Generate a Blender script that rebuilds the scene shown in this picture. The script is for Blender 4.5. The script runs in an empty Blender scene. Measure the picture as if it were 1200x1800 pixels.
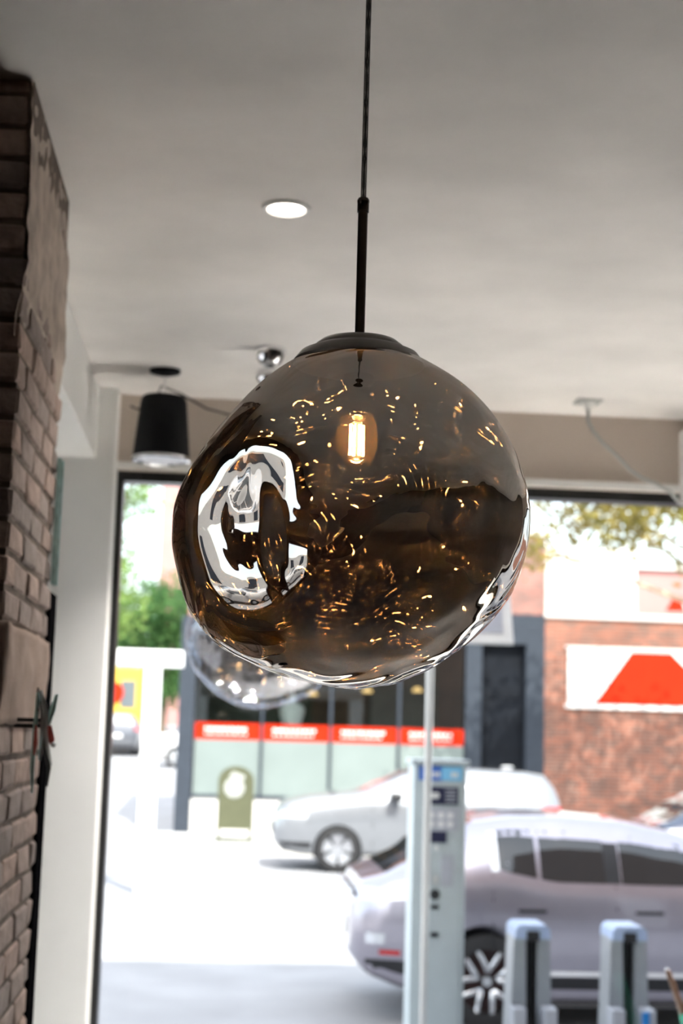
import bpy, bmesh, math, random
from math import sin, cos, pi, radians, hypot, atan2, sqrt
from mathutils import Vector, Matrix, noise
random.seed(7)
S = bpy.context.scene
COL = S.collection

# ------------------------------------------------------------------ camera
CAM_H = 2.25
cam = bpy.data.cameras.new('camera')
cam_o = bpy.data.objects.new('camera', cam); COL.objects.link(cam_o)
cam.sensor_fit = 'VERTICAL'; cam.sensor_height = 36.0; cam.sensor_width = 24.0
cam.lens = 52.0
cam.clip_start = 0.05; cam.clip_end = 500
cam.dof.use_dof = True; cam.dof.focus_distance = 1.92; cam.dof.aperture_fstop = 5.0
_pitch, _yaw, _roll = radians(8.3), radians(4.45), radians(1.65)
_f = Vector((sin(_yaw)*cos(_pitch), cos(_yaw)*cos(_pitch), sin(_pitch)))
_r0 = Vector((cos(_yaw), -sin(_yaw), 0)); _u0 = _r0.cross(_f)
_r = cos(_roll)*_r0 + sin(_roll)*_u0; _u = -sin(_roll)*_r0 + cos(_roll)*_u0
_m = Matrix((_r, _u, -_f)).transposed().to_4x4(); _m.translation = Vector((0, 0, CAM_H))
cam_o.matrix_world = _m
S.camera = cam_o

# ------------------------------------------------------------------ world, sun, exposure
W = bpy.data.worlds.new('sky'); S.world = W; W.use_nodes = True
nt = W.node_tree; bg = nt.nodes['Background']
sky = nt.nodes.new('ShaderNodeTexSky'); sky.sky_type = 'NISHITA'; sky.sun_disc = False
sky.sun_elevation = radians(50); sky.sun_rotation = radians(200); sky.dust_density = 3.0; sky.air_density = 1.0
mx = nt.nodes.new('ShaderNodeMixRGB'); mx.blend_type = 'MIX'; mx.inputs[0].default_value = 0.62
sc_ = nt.nodes.new('ShaderNodeMixRGB'); sc_.blend_type = 'MULTIPLY'; sc_.inputs[0].default_value = 1
sc_.inputs[2].default_value = (0.28, 0.28, 0.28, 1)
nt.links.new(sky.outputs[0], sc_.inputs[1]); nt.links.new(sc_.outputs[0], mx.inputs[1])
mx.inputs[2].default_value = (0.93, 0.97, 1.0, 1)
nt.links.new(mx.outputs[0], bg.inputs[0]); bg.inputs[1].default_value = 2.7
sun = bpy.data.lights.new('sun', 'SUN'); sun.energy = 9.0; sun.angle = radians(0.6); sun.color = (1.0, 0.95, 0.88)
sun_o = bpy.data.objects.new('sun', sun); COL.objects.link(sun_o)
_sd = Vector((-0.30*cos(radians(50)), 0.954*cos(radians(50)), -sin(radians(50))))
sun_o.rotation_euler = _sd.to_track_quat('-Z', 'Y').to_euler(); sun_o.location = (8, -10, 30)
S.view_settings.view_transform = 'Standard'; S.view_settings.look = 'None'
S.view_settings.gamma = 1.0; S.view_settings.exposure = 0.2; S.view_settings.use_curve_mapping = False
S.cycles.max_bounces = 14; S.cycles.diffuse_bounces = 6; S.cycles.glossy_bounces = 8
S.cycles.transparent_max_bounces = 16; S.cycles.sample_clamp_indirect = 60.0
S.cycles.caustics_reflective = False; S.cycles.caustics_refractive = False

# ------------------------------------------------------------------ materials
MATS = {}
def pm(name, col, rough=.5, metal=0., var=.08, scale=8., bump=0., bscale=60., rnd=0., spec=.5, coat=0., detail=4.):
    """principled material: noise-varied colour, optional bump and per-object variation"""
    m = bpy.data.materials.new(name); m.use_nodes = True
    t = m.node_tree; p = t.nodes['Principled BSDF']; L = t.links.new
    p.inputs['Roughness'].default_value = rough; p.inputs['Metallic'].default_value = metal
    p.inputs['Specular IOR Level'].default_value = spec; p.inputs['Coat Weight'].default_value = coat
    tc = t.nodes.new('ShaderNodeTexCoord')
    n = t.nodes.new('ShaderNodeTexNoise'); n.inputs['Scale'].default_value = scale; n.inputs['Detail'].default_value = detail
    L(tc.outputs['Object'], n.inputs['Vector'])
    mr = t.nodes.new('ShaderNodeMapRange'); mr.inputs[1].default_value = .3; mr.inputs[2].default_value = .7
    mr.inputs[3].default_value = 1-var; mr.inputs[4].default_value = 1+var
    L(n.outputs[0], mr.inputs[0])
    mul = t.nodes.new('ShaderNodeMixRGB'); mul.blend_type = 'MULTIPLY'; mul.inputs[0].default_value = 1
    mul.inputs[1].default_value = (*col, 1); L(mr.outputs[0], mul.inputs[2])
    out = mul.outputs[0]
    if rnd:
        oi = t.nodes.new('ShaderNodeObjectInfo'); hs = t.nodes.new('ShaderNodeHueSaturation')
        a = t.nodes.new('ShaderNodeMapRange'); a.inputs[3].default_value = 1-rnd; a.inputs[4].default_value = 1+rnd
        L(oi.outputs['Random'], a.inputs[0]); L(a.outputs[0], hs.inputs['Value']); L(a.outputs[0], hs.inputs['Saturation'])
        L(out, hs.inputs['Color']); out = hs.outputs[0]
    L(out, p.inputs['Base Color'])
    if bump:
        b = t.nodes.new('ShaderNodeBump'); b.inputs['Strength'].default_value = bump; b.inputs['Distance'].default_value = .01
        n2 = t.nodes.new('ShaderNodeTexNoise'); n2.inputs['Scale'].default_value = bscale; n2.inputs['Detail'].default_value = 5
        L(tc.outputs['Object'], n2.inputs['Vector']); L(n2.outputs[0], b.inputs['Height']); L(b.outputs[0], p.inputs['Normal'])
    MATS[name] = m
    return m
def em(name, col, strength):
    m = bpy.data.materials.new(name); m.use_nodes = True; t = m.node_tree
    t.nodes.remove(t.nodes['Principled BSDF'])
    e = t.nodes.new('ShaderNodeEmission'); e.inputs[0].default_value = (*col, 1); e.inputs[1].default_value = strength
    t.links.new(e.outputs[0], t.nodes['Material Output'].inputs[0]); MATS[name] = m
    return m
def pane_mat(name, tint=(.95, .98, .97), ior=1.5, rough=0., base=0.):
    """thin sheet of clear glass: fresnel reflection over straight transmission"""
    m = bpy.data.materials.new(name); m.use_nodes = True; t = m.node_tree; L = t.links.new
    t.nodes.remove(t.nodes['Principled BSDF'])
    tr = t.nodes.new('ShaderNodeBsdfTransparent'); tr.inputs[0].default_value = (*tint, 1)
    gl = t.nodes.new('ShaderNodeBsdfGlossy'); gl.inputs['Roughness'].default_value = rough; gl.inputs[0].default_value = (1, 1, 1, 1)
    fr = t.nodes.new('ShaderNodeFresnel'); fr.inputs[0].default_value = ior
    ad = t.nodes.new('ShaderNodeMath'); ad.operation = 'ADD'; ad.inputs[1].default_value = base; ad.use_clamp = True
    L(fr.outputs[0], ad.inputs[0])
    mi = t.nodes.new('ShaderNodeMixShader'); L(ad.outputs[0], mi.inputs[0]); L(tr.outputs[0], mi.inputs[1]); L(gl.outputs[0], mi.inputs[2])
    L(mi.outputs[0], t.nodes['Material Output'].inputs[0]); MATS[name] = m
    return m
def mirror_glass(name, trans, refl, bump=0., bscale=14., back=None):
    """metallised blown glass: a thin coat that both reflects and transmits"""
    m = bpy.data.materials.new(name); m.use_nodes = True; t = m.node_tree; L = t.links.new
    t.nodes.remove(t.nodes['Principled BSDF'])
    tr = t.nodes.new('ShaderNodeBsdfTransparent'); tr.inputs[0].default_value = (*trans, 1)
    gl = t.nodes.new('ShaderNodeBsdfGlossy'); gl.inputs['Roughness'].default_value = 0.004; gl.inputs[0].default_value = (*refl, 1)
    ad = t.nodes.new('ShaderNodeAddShader')
    L(tr.outputs[0], ad.inputs[0]); L(gl.outputs[0], ad.inputs[1])
    if bump:
        # hand-blown ripples, strongest on the crumpled far side
        tc = t.nodes.new('ShaderNodeTexCoord'); sx = t.nodes.new('ShaderNodeSeparateXYZ'); L(tc.outputs['Object'], sx.inputs[0])
        # spun-glass ripples: rings about the blowing axis, warped into swirls
        mth = lambda op, a_, b_: (lambda nd: (setattr(nd, 'operation', op), [L(v, nd.inputs[i]) if hasattr(v, 'links') else setattr(nd.inputs[i], 'default_value', v) for i, v in enumerate((a_, b_))], nd.outputs[0])[2])(t.nodes.new('ShaderNodeMath'))
        if back:     # the metal coat is denser on the far side
            kk = t.nodes.new('ShaderNodeMapRange'); kk.inputs[1].default_value = -.10; kk.inputs[2].default_value = .12; L(sx.outputs['Y'], kk.inputs[0])
            for sh, c0, c1 in ((tr, trans, back[0]), (gl, refl, back[1])):
                mc = t.nodes.new('ShaderNodeMixRGB'); mc.inputs[1].default_value = (*c0, 1); mc.inputs[2].default_value = (*c1, 1)
                L(kk.outputs[0], mc.inputs[0]); L(mc.outputs[0], sh.inputs[0])
        zz = mth('SUBTRACT', sx.outputs['Z'], .24)
        rr = mth('SQRT', mth('ADD', mth('MULTIPLY', sx.outputs['X'], sx.outputs['X']), mth('MULTIPLY', zz, zz)), 0.)
        n = t.nodes.new('ShaderNodeTexNoise'); n.inputs['Scale'].default_value = bscale; n.inputs['Detail'].default_value = .0; n.inputs['Distortion'].default_value = .6
        L(tc.outputs['Object'], n.inputs['Vector'])
        ph = mth('ADD', mth('MULTIPLY', rr, 235.), mth('MULTIPLY', n.outputs[0], 46.))
        n2 = t.nodes.new('ShaderNodeTexNoise'); n2.inputs['Scale'].default_value = bscale*1.7; n2.inputs['Detail'].default_value = 0.
        L(tc.outputs['Object'], n2.inputs['Vector'])
        am = t.nodes.new('ShaderNodeMapRange'); am.inputs[1].default_value = .14; am.inputs[2].default_value = .46; L(n2.outputs[0], am.inputs[0])
        hmo = mth('MULTIPLY', mth('SINE', ph, 0.), am.outputs[0])
        k = t.nodes.new('ShaderNodeMapRange'); k.inputs[1].default_value = -.12; k.inputs[2].default_value = .08; k.inputs[3].default_value = .03; k.inputs[4].default_value = 1.0
        L(sx.outputs['Y'], k.inputs[0])
        b = t.nodes.new('ShaderNodeBump'); b.inputs['Distance'].default_value = .0038
        st = t.nodes.new('ShaderNodeMath'); st.operation = 'MULTIPLY'; st.inputs[1].default_value = bump; L(k.outputs[0], st.inputs[0]); L(st.outputs[0], b.inputs['Strength'])
        L(hmo, b.inputs['Height']); L(b.outputs[0], gl.inputs['Normal'])
    L(ad.outputs[0], t.nodes['Material Output'].inputs[0]); MATS[name] = m
    return m

pm('ceiling_plaster', (.80, .765, .735), .9, var=.10, scale=2.2, bump=.12, bscale=30, detail=8)
pm('white_paint', (.86, .86, .84), .6, var=.03, scale=3, bump=.04)
pm('beige_paint', (.56, .485, .42), .8, var=.05, scale=2, bump=.05)
pm('black_frame', (.008, .008, .009), .35, var=.2, scale=20)
pm('matte_black', (.006, .006, .007), .95, var=.2, scale=20, spec=.0)
pm('floor_wood', (.030, .023, .018), .45, var=.25, scale=6)
pm('dark_wall', (.05, .04, .034), .8, var=.15, scale=2)
pm('brick', (.32, .245, .21), .9, var=.25, scale=22, bump=.55, bscale=55, rnd=.22)
pm('mortar', (.13, .095, .072), .95, var=.3, scale=18, bump=.8, bscale=40)
pm('plaster_patch', (.46, .38, .32), .95, var=.30, scale=14, bump=.9, bscale=30)
pm('stone', (.34, .25, .20), .9, var=.18, scale=9, bump=.4, bscale=25)
pm('bronze', (.045, .035, .028), .22, 1.0, var=.15, scale=30)
pm('dark_bronze', (.15, .13, .115), .28, 0.9, var=.1, scale=30)
pm('chrome', (.78, .78, .79), .05, 1.0, var=.03)
pm('speaker_black', (.005, .005, .006), .7, var=.2, scale=30, spec=.2)
pm('grill', (.42, .42, .43), .4, .6, var=.3, scale=300)
pm('white_plastic', (.78, .77, .75), .45, var=.03)
pm('grey_cable', (.42, .43, .41), .5, var=.05)
pm('black_cable', (.02, .018, .016), .5, var=.05)
pane_mat('window_glass', (.97, .985, .98), 1.45)
pane_mat('bulb_glass', (.92, .80, .62), 1.45, 0., .04)
def haze_glass(m, amount, col):      # a little of the light is scattered by the amber coat
    t = m.node_tree; o = t.nodes['Material Output']; src = o.inputs[0].links[0].from_socket
    tl = t.nodes.new('ShaderNodeBsdfTranslucent'); tl.inputs[0].default_value = (*col, 1)
    mi = t.nodes.new('ShaderNodeMixShader'); mi.inputs[0].default_value = amount
    t.links.new(src, mi.inputs[1]); t.links.new(tl.outputs[0], mi.inputs[2]); t.links.new(mi.outputs[0], o.inputs[0])
haze_glass(MATS['bulb_glass'], .03, (.9, .6, .3))
pane_mat('cord_sleeve', (.62, .60, .57), 1.45)
mirror_glass('smoked_mirror_glass', (.125, .105, .090), (.37, .352, .337), 1.0, 7., ((.036, .031, .028), (.48, .455, .43)))
mirror_glass('clear_mirror_glass', (.86, .87, .89), (.13, .13, .14), .15, 6.)
em('filament', (1.0, .60, .25), 240.)
em('filament_soft', (1.0, .66, .34), 45.)
em('downlight_glow', (1.0, .90, .76), 12.)

# ------------------------------------------------------------------ mesh helpers
def wl(o):
    v = Vector((0, 0, 0))
    while o is not None:
        v = v + o.location; o = o.parent
    return v
def tag(o, label=None, cat=None, group=None, kind=None):
    if label: o['label'] = label
    if cat: o['category'] = cat
    if group: o['group'] = group
    if kind: o['kind'] = kind
    return o
def empty(name, loc, label=None, cat=None, group=None, rz=0., kind=None):
    o = bpy.data.objects.new(name, None); COL.objects.link(o); o.location = loc; o.rotation_euler = (0, 0, rz)
    o.empty_display_size = .05
    return tag(o, label, cat, group, kind)
class MB:
    """collects shapes (world space unless local=True) and links them as one mesh object"""
    def __init__(s): s.v = []; s.f = []
    def add(s, vs, fs):
        n = len(s.v); s.v += [tuple(v) for v in vs]; s.f += [tuple(i+n for i in f) for f in fs]; return s
    def box(s, x0, x1, y0, y1, z0, z1, rot=None, piv=None):
        vs = [Vector((x, y, z)) for z in (z0, z1) for y in (y0, y1) for x in (x0, x1)]
        if rot is not None:
            p = Vector(piv) if piv is not None else Vector(((x0+x1)/2, (y0+y1)/2, (z0+z1)/2))
            vs = [rot @ (v-p) + p for v in vs]
        return s.add(vs, [(0, 2, 3, 1), (4, 5, 7, 6), (0, 1, 5, 4), (2, 6, 7, 3), (0, 4, 6, 2), (1, 3, 7, 5)])
    def lathe(s, prof, n=32, c=(0, 0, 0), axis='Z', cap=False):
        vs = []; fs = []
        for r, h in prof:
            for k in range(n):
                a = 2*pi*k/n; u, w = r*cos(a), r*sin(a)
                p = (u, w, h) if axis == 'Z' else ((u, h, w) if axis == 'Y' else (h, u, w))
                vs.append((p[0]+c[0], p[1]+c[1], p[2]+c[2]))
        for i in range(len(prof)-1):
            for k in range(n):
                a, b = i*n+k, i*n+(k+1) % n
                fs.append((a, b, b+n, a+n))
        if cap:
            fs.append(tuple(range(n))[::-1]); fs.append(tuple((len(prof)-1)*n+k for k in range(n)))
        return s.add(vs, fs)
    def tube(s, pts, r, n=8, cap=True):
        pts = [Vector(p) for p in pts]; rs = r if isinstance(r, (list, tuple)) else [r]*len(pts)
        vs = []; fs = []; up = None
        for i, p in enumerate(pts):
            d = (pts[min(i+1, len(pts)-1)] - pts[max(i-1, 0)]).normalized()
            if up is None: up = Vector((0, 0, 1)) if abs(d.z) < .9 else Vector((1, 0, 0))
            a = d.cross(up).normalized(); b = a.cross(d).normalized(); up = b
            for k in range(n):
                t = 2*pi*k/n; vs.append(p + a*(rs[i]*cos(t)) + b*(rs[i]*sin(t)))
        for i in range(len(pts)-1):
            for k in range(n):
                q, w = i*n+k, i*n+(k+1) % n; fs.append((q, w, w+n, q+n))
        if cap: fs.append(tuple(range(n))[::-1]); fs.append(tuple((len(pts)-1)*n+k for k in range(n)))
        return s.add(vs, fs)
    def prism(s, poly, y0, y1):
        """polygon in xz extruded along y"""
        n = len(poly)
        vs = [(x, y0, z) for x, z in poly] + [(x, y1, z) for x, z in poly]
        fs = [tuple(range(n)), tuple(range(2*n-1, n-1, -1))] + [(i, i+n, (i+1) % n+n, (i+1) % n) for i in range(n)]
        return s.add(vs, fs)
    def build(s, name, mat, parent=None, local=False, smooth=False, bevel=0., seg=2, **tags):
        me = bpy.data.meshes.new(name)
        off = Vector((0, 0, 0)) if (local or parent is None) else wl(parent)
        me.from_pydata([(v[0]-off.x, v[1]-off.y, v[2]-off.z) for v in s.v], [], s.f)
        bm = bmesh.new(); bm.from_mesh(me)
        bmesh.ops.recalc_face_normals(bm, faces=bm.faces)
        if bevel: bmesh.ops.bevel(bm, geom=bm.edges[:], offset=bevel, segments=seg, affect='EDGES', profile=.5, clamp_overlap=True)
        bm.to_mesh(me); bm.free()
        o = bpy.data.objects.new(name, me); COL.objects.link(o)
        if parent is not None: o.parent = parent
        me.materials.append(MATS[mat] if isinstance(mat, str) else mat)
        if smooth:
            for p in me.polygons: p.use_smooth = True
            if smooth != 'all':
                me.set_sharp_from_angle(angle=radians(35))
        tag(o, **tags)
        return o
def B(*a, **k): return MB().box(*a, **k)
def copy_tree(o, parent=None):
    c = o.copy(); COL.objects.link(c); c.parent = parent
    for ch in list(o.children): copy_tree(ch, c)
    return c
def rotz(a): return Matrix.Rotation(a, 3, 'Z')
def rotx(a): return Matrix.Rotation(a, 3, 'X')
def roty(a): return Matrix.Rotation(a, 3, 'Y')

# ------------------------------------------------------------------ room shell
ZC, ZF, YW = 3.55, 0.45, 5.87
B(-2.4, 5.4, -6.2, 6.1, ZF-.15, ZF).build('floor', 'floor_wood', kind='structure')
B(-2.4, 5.4, -6.2, 6.1, ZC, ZC+.2).build('ceiling', 'ceiling_plaster', kind='structure')
B(-2.4, 5.4, -6.2, -6.0, ZF, ZC).build('wall_back', 'dark_wall', kind='structure')
B(5.2, 5.4, -6.0, 6.1, ZF, ZC).build('wall_right', 'dark_wall', kind='structure')
wlf = empty('wall_left', (-2.3, 0, ZF), kind='structure')
B(-2.4, -2.2, -6.0, -.4, ZF, ZC).build('panel', 'dark_wall', wlf)
B(-2.4, -2.2, 2.1, 3.7, ZF, ZC).build('panel', 'dark_wall', wlf)
B(-2.4, -2.2, -.4, 2.1, ZF, .75).build('panel', 'dark_wall', wlf)
B(-2.4, -2.2, -.4, 2.1, 3.1, ZC).build('panel', 'dark_wall', wlf)
w4 = empty('window_4_unseen', (-2.3, 1.0, .9), kind='structure')  # added off-frame window, gives the pendant its bright left reflection
for (a, b, c, d) in ((-.4, -.35, .75, 3.1), (2.05, 2.1, .75, 3.1), (-.35, 2.05, .75, .80), (-.35, 2.05, 3.05, 3.1)):
    B(-2.33, -2.27, a, b, c, d).build('frame', 'black_frame', w4)
B(-2.305, -2.295, -.35, 2.05, .80, 3.05).build('pane', 'window_glass', w4)
# front wall: header over the glass, low wall under it, piers
wf = empty('wall_front', (1.0, YW, ZF), kind='structure')
B(-.80, 5.2, YW, 6.08, 3.245, ZC).build('header', 'beige_paint', wf)
B(-.80, 5.2, YW, 6.08, ZF, .62).build('low_wall', 'white_paint', wf)
B(4.7, 5.2, YW, 6.08, .62, 3.245).build('pier', 'white_paint', wf)
B(-.445, 5.2, YW-.018, YW, 3.247, 3.275).build('trim_1', 'white_paint', kind='structure')
# added unseen white counter, bounces lamp light up to the ceiling
B(-.42, 5.2, 4.75, YW, .75, .80).build('bounce_counter_top', 'white_paint', kind='structure')
B(-.42, 5.2, 5.0, YW, ZF, .75).build('bounce_counter_base', 'white_paint', kind='structure')
# corner column, white
B(-.86, -.445, 5.76, 6.08, ZF, ZC).build('wall_corner', 'white_paint', kind='structure', bevel=.006)
# soffit over the side window
B(-.86, -.523, 3.66, 5.76, 3.268, ZC).build('trim_2', 'white_paint', kind='structure', bevel=.004)
# window_1: front shop window
w1 = empty('window_1', (2.1, 5.95, .62), kind='structure')
B(-.445, 4.70, 5.90, 6.0, 3.205, 3.247).build('head_frame', 'black_frame', w1)
B(-.445, -.418, 5.90, 6.0, .62, 3.205).build('side_frame', 'black_frame', w1)
B(4.67, 4.70, 5.90, 6.0, .62, 3.205).build('side_frame', 'black_frame', w1)
B(2.58, 2.63, 5.90, 6.0, .67, 3.205).build('mullion', 'black_frame', w1)
B(-.418, 4.67, 5.90, 6.0, .62, .67).build('sill_frame', 'black_frame', w1)
B(-.418, 2.58, 5.945, 5.955, .67, 3.205).build('pane', 'window_glass', w1)
B(2.63, 4.67, 5.945, 5.955, .67, 3.205).build('pane', 'window_glass', w1)
# window_2: side window between the brick pillar and the corner column
w2 = empty('window_2', (-.8, 4.7, .62), kind='structure')
B(-.86, -.78, 3.66, 3.72, .62, 3.268).build('side_frame', 'black_frame', w2)
B(-.86, -.78, 5.70, 5.76, .62, 3.268).build('side_frame', 'black_frame', w2)
B(-.86, -.78, 3.72, 5.70, 3.22, 3.268).build('head_frame', 'black_frame', w2)
B(-.83, -.82, 3.72, 5.70, .62, 3.22).build('pane', 'window_glass', w2)
B(-.86, -.523, 3.66, 5.76, ZF, .62).build('wall_side_low', 'white_paint', kind='structure')
# slim dark door post standing behind the brick pillar
# upper storeys of this building (they shade the pavement outside)
B(-.86, 14, -8, 6.1, ZC+.22, 10.7).build('wall_upper_storey', 'brick', kind='structure')
B(5.45, 14, -8, 6.1, 0, ZC+.2).build('wall_neighbour', 'brick', kind='structure')

# ------------------------------------------------------------------ brick pillar
PX, PY0, PY1 = -.425, 2.93, 3.66
core = MB().box(-2.2, PX-.006, PY0+.007, PY1-.01, ZF, ZC)
B(-2.2, -.66, 2.30, 2.45, ZF, ZC).build('wall_left_light_block', 'dark_wall', kind='structure')  # unseen stub wall, added to keep window light off the pillar front
B(-.52, -.422, PY1+.005, PY1+.13, ZF, 2.56).build('trim_3', 'matte_black', kind='structure')
wb = core.build('wall_left_brick', 'mortar', kind='structure')
BL, BH, BD = .205, .0575, .10
CH = .0673
bmeshes = []
for k in range(8):
    mb = MB()
    bm = bmesh.new(); bmesh.ops.create_cube(bm, size=1)
    for v in bm.verts: v.co = Vector((v.co.x*BL, v.co.y*BD, v.co.z*BH))
    bmesh.ops.bevel(bm, geom=bm.edges[:], offset=.006, segments=1, affect='EDGES')
    for v in bm.verts:
        v.co += Vector((random.uniform(-1, 1)*.003, random.uniform(-1, 1)*.002, random.uniform(-1, 1)*.003))
    me = bpy.data.meshes.new('brick'); bm.to_mesh(me); bm.free()
    me.materials.append(MATS['brick'])
    bmeshes.append(me)
def brick(x, y, z, rz, sx=1., sz=1.):
    o = bpy.data.objects.new('brick', random.choice(bmeshes)); COL.objects.link(o); o.parent = wb
    o.location = (x, y, z); o.scale = (sx, 1, sz)
    o.rotation_euler = (random.uniform(-.008, .008), random.uniform(-.01, .01), rz+random.uniform(-.008, .008) + (pi if random.random() < .5 else 0))
    return o
nb = 0
zr = 1.30
row = 0
STONE = (2.240, 2.436)
while zr < ZC - .02:
    zc = zr + BH/2
    if not (STONE[0] < zc < STONE[1]):
        # side face, runs along y
        off = (row % 2)*.105
        y = PY0 + .004 - (0 if row % 2 == 0 else 0)
        ys = []
        yy = PY0 + (.0 if row % 2 else .106)
        while yy < PY1 - .03:
            L = min(BL, PY1 - yy)
            # worn profile: bricks set back a little near the top
            back = .015*max(0, (zc-3.05)/.5) + random.uniform(-.002, .003)
            brick(PX - BD/2 - back, yy + L/2, zc, pi/2, (L-.006)/BL); nb += 1
            yy += BL + .010
        # front face, runs along x
        xx = PX - .001 - (0 if row % 2 == 0 else .106)
        first = True
        while xx > -1.30:
            back = .015*max(0, (zc-3.05)/.5) if first else 0
            brick(xx - BL/2 - back, PY0 + BD/2 - random.uniform(0, .008), zc, 0, 1.0); nb += 1
            first = False
            xx -= BL + .010
    row += 1
    zr += CH
# smooth stone block set in the pillar
bm = bmesh.new(); bmesh.ops.create_cube(bm, size=1)
for v in bm.verts: v.co = Vector((v.co.x*.50 + PX-.243, v.co.y*(PY1-PY0-.004) + (PY0+PY1)/2-.01, v.co.z*(STONE[1]-STONE[0]) + sum(STONE)/2))
bmesh.ops.subdivide_edges(bm, edges=bm.edges[:], cuts=14, use_grid_fill=True)
for v in bm.verts:
    n = noise.noise_vector(v.co*9)*.010 + noise.noise_vector(v.co*30)*.003
    v.co += n
me = bpy.data.meshes.new('stone_block'); bm.to_mesh(me); bm.free(); me.materials.append(MATS['stone'])
o = bpy.data.objects.new('stone_block', me); COL.objects.link(o); o.parent = wb
for p in me.polygons: p.use_smooth = True
# ragged old plaster left on the upper side face
def plaster(y0, y1, z0, z1, seed, edge):
    n1, n2 = 34, 60
    vs = []; keep = []
    for j in range(n2+1):
        for i in range(n1+1):
            y = y0+(y1-y0)*i/n1; z = z0+(z1-z0)*j/n2
            t = noise.fractal(Vector((seed, y*7, z*5)), 1.0, 2.0, 4)
            e = edge(y, z) + t*.10
            h = max(0, min(1, e*7))
            vs.append((PX - .016*max(0, (z-3.05)/.5) - .014 + h*(.022 + .006*noise.noise(Vector((seed, y*22, z*22)))), y, z))
            keep.append(e > -.02)
    fs = []
    for j in range(n2):
        for i in range(n1):
            q = [j*(n1+1)+i, j*(n1+1)+i+1, (j+1)*(n1+1)+i+1, (j+1)*(n1+1)+i]
            if sum(keep[a] for a in q) >= 2: fs.append(tuple(q))
    MB().add(vs, fs).build('plaster_patch', 'plaster_patch', wb, local=True, smooth='all')
plaster(PY0-.012, PY1, 2.98, ZC, 3.1, lambda y, z: min((z-3.02)*1.2, .22, .25-(z-3.35)*.3 if y < PY0+.2 else .2))

# ------------------------------------------------------------------ blown-glass pendant
PROF = [0.2398, 0.2397, 0.2426, 0.249, 0.2556, 0.2629, 0.264, 0.2597, 0.2571, 0.2532, 0.244, 0.2348, 0.2292, 0.2279, 0.231, 0.237, 0.243, 0.2483,
        0.2507, 0.251, 0.2471, 0.2441, 0.244, 0.2448, 0.246, 0.2481, 0.2494, 0.2494, 0.2487, 0.2475, 0.2443, 0.2404, 0.2377, 0.2379, 0.2389, 0.2389]
def prof(a):     # smooth periodic lookup, a in radians from +z, positive to the right
    t = (a+pi)/(2*pi)*36; i = int(math.floor(t)); u = t-i
    p = [PROF[(i+k) % 36] for k in (-1, 0, 1, 2)]
    return .5*((2*p[1]) + (-p[0]+p[2])*u + (2*p[0]-5*p[1]+4*p[2]-p[3])*u*u + (-p[0]+3*p[1]-3*p[2]+p[3])*u**3)
def gs(d, c, w):
    c = Vector(c).normalized(); return math.exp(-((d-c).length/w)**2)
def blob_radius(d):
    th = math.acos(max(-1, min(1, d.z))); hr = hypot(d.x, d.y)
    wr = .5 + .5*(d.x/hr if hr > 1e-6 else 0)
    r = wr*prof(th) + (1-wr)*prof(-th)
    side = abs(d.y)                                  # 1 towards / away from the camera, 0 on the outline
    m = min(1, side*1.6)
    # folds pressed into the soft glass
    r -= .040*m*gs(d, (-.62, -.72, -.16), .34)
    r += .016*m*gs(d, (-.30, -.92, -.41), .22)
    r += .012*m*gs(d, (-.55, -.75, .31), .25)
    r -= .014*m*gs(d, (.10, -.95, -.40), .30)
    r -= .006*m*gs(d, (.55, -.80, -.15), .30)
    r -= .030*m*gs(d, (.35, .85, .10), .38)
    r -= .026*m*gs(d, (-.40, .80, -.30), .40)
    q = d*2.1 + Vector((4.2, 1.7, 9.3))
    r += (.009 if d.y < 0 else .016)*m*noise.noise(q)
    if d.y > -.15:                                    # the far side is more crumpled
        k = min(1, (d.y+.15)*2.5)
        r += k*.008*noise.noise(d*5.0 + Vector((1, 8, 3))) + k*.0026*noise.noise(d*11 + Vector((5, 2, 3)))
    else:
        k = min(1, (-.15-d.y)*2.5)
        lo = max(0, min(1, (d.x+.05)*2.0))*max(0, min(1, .9-d.z))
        r += k*.0022*lo*noise.noise(d*7 + Vector((2, 8, 5)))
    return r
def glass_shade(parent, mat, c, mirror=1, nlat=150, nlon=260):
    vs = []; fs = []
    t0 = .10
    for j in range(nlat+1):
        th = t0 + (pi-t0)*j/nlat
        if j == nlat:
            d = Vector((0, 0, -1)); r = blob_radius(d); vs.append((c[0]+d.x*r, c[1]+d.y*r, c[2]+d.z*r)); break
        for i in range(nlon):
            ph = 2*pi*i/nlon
            d = Vector((sin(th)*cos(ph), sin(th)*sin(ph), cos(th))); r = blob_radius(d)
            vs.append((c[0]+mirror*d.x*r, c[1]+d.y*r, c[2]+d.z*r))
    for j in range(nlat-1):
        for i in range(nlon):
            a, b = j*nlon+i, j*nlon+(i+1) % nlon
            fs.append((a, a+nlon, b+nlon, b))
    last = len(vs)-1; base = (nlat-1)*nlon
    for i in range(nlon): fs.append((base+i, last, base+(i+1) % nlon))
    return MB().add(vs, fs).build('glass_shade', mat, parent, smooth='all')
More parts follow.
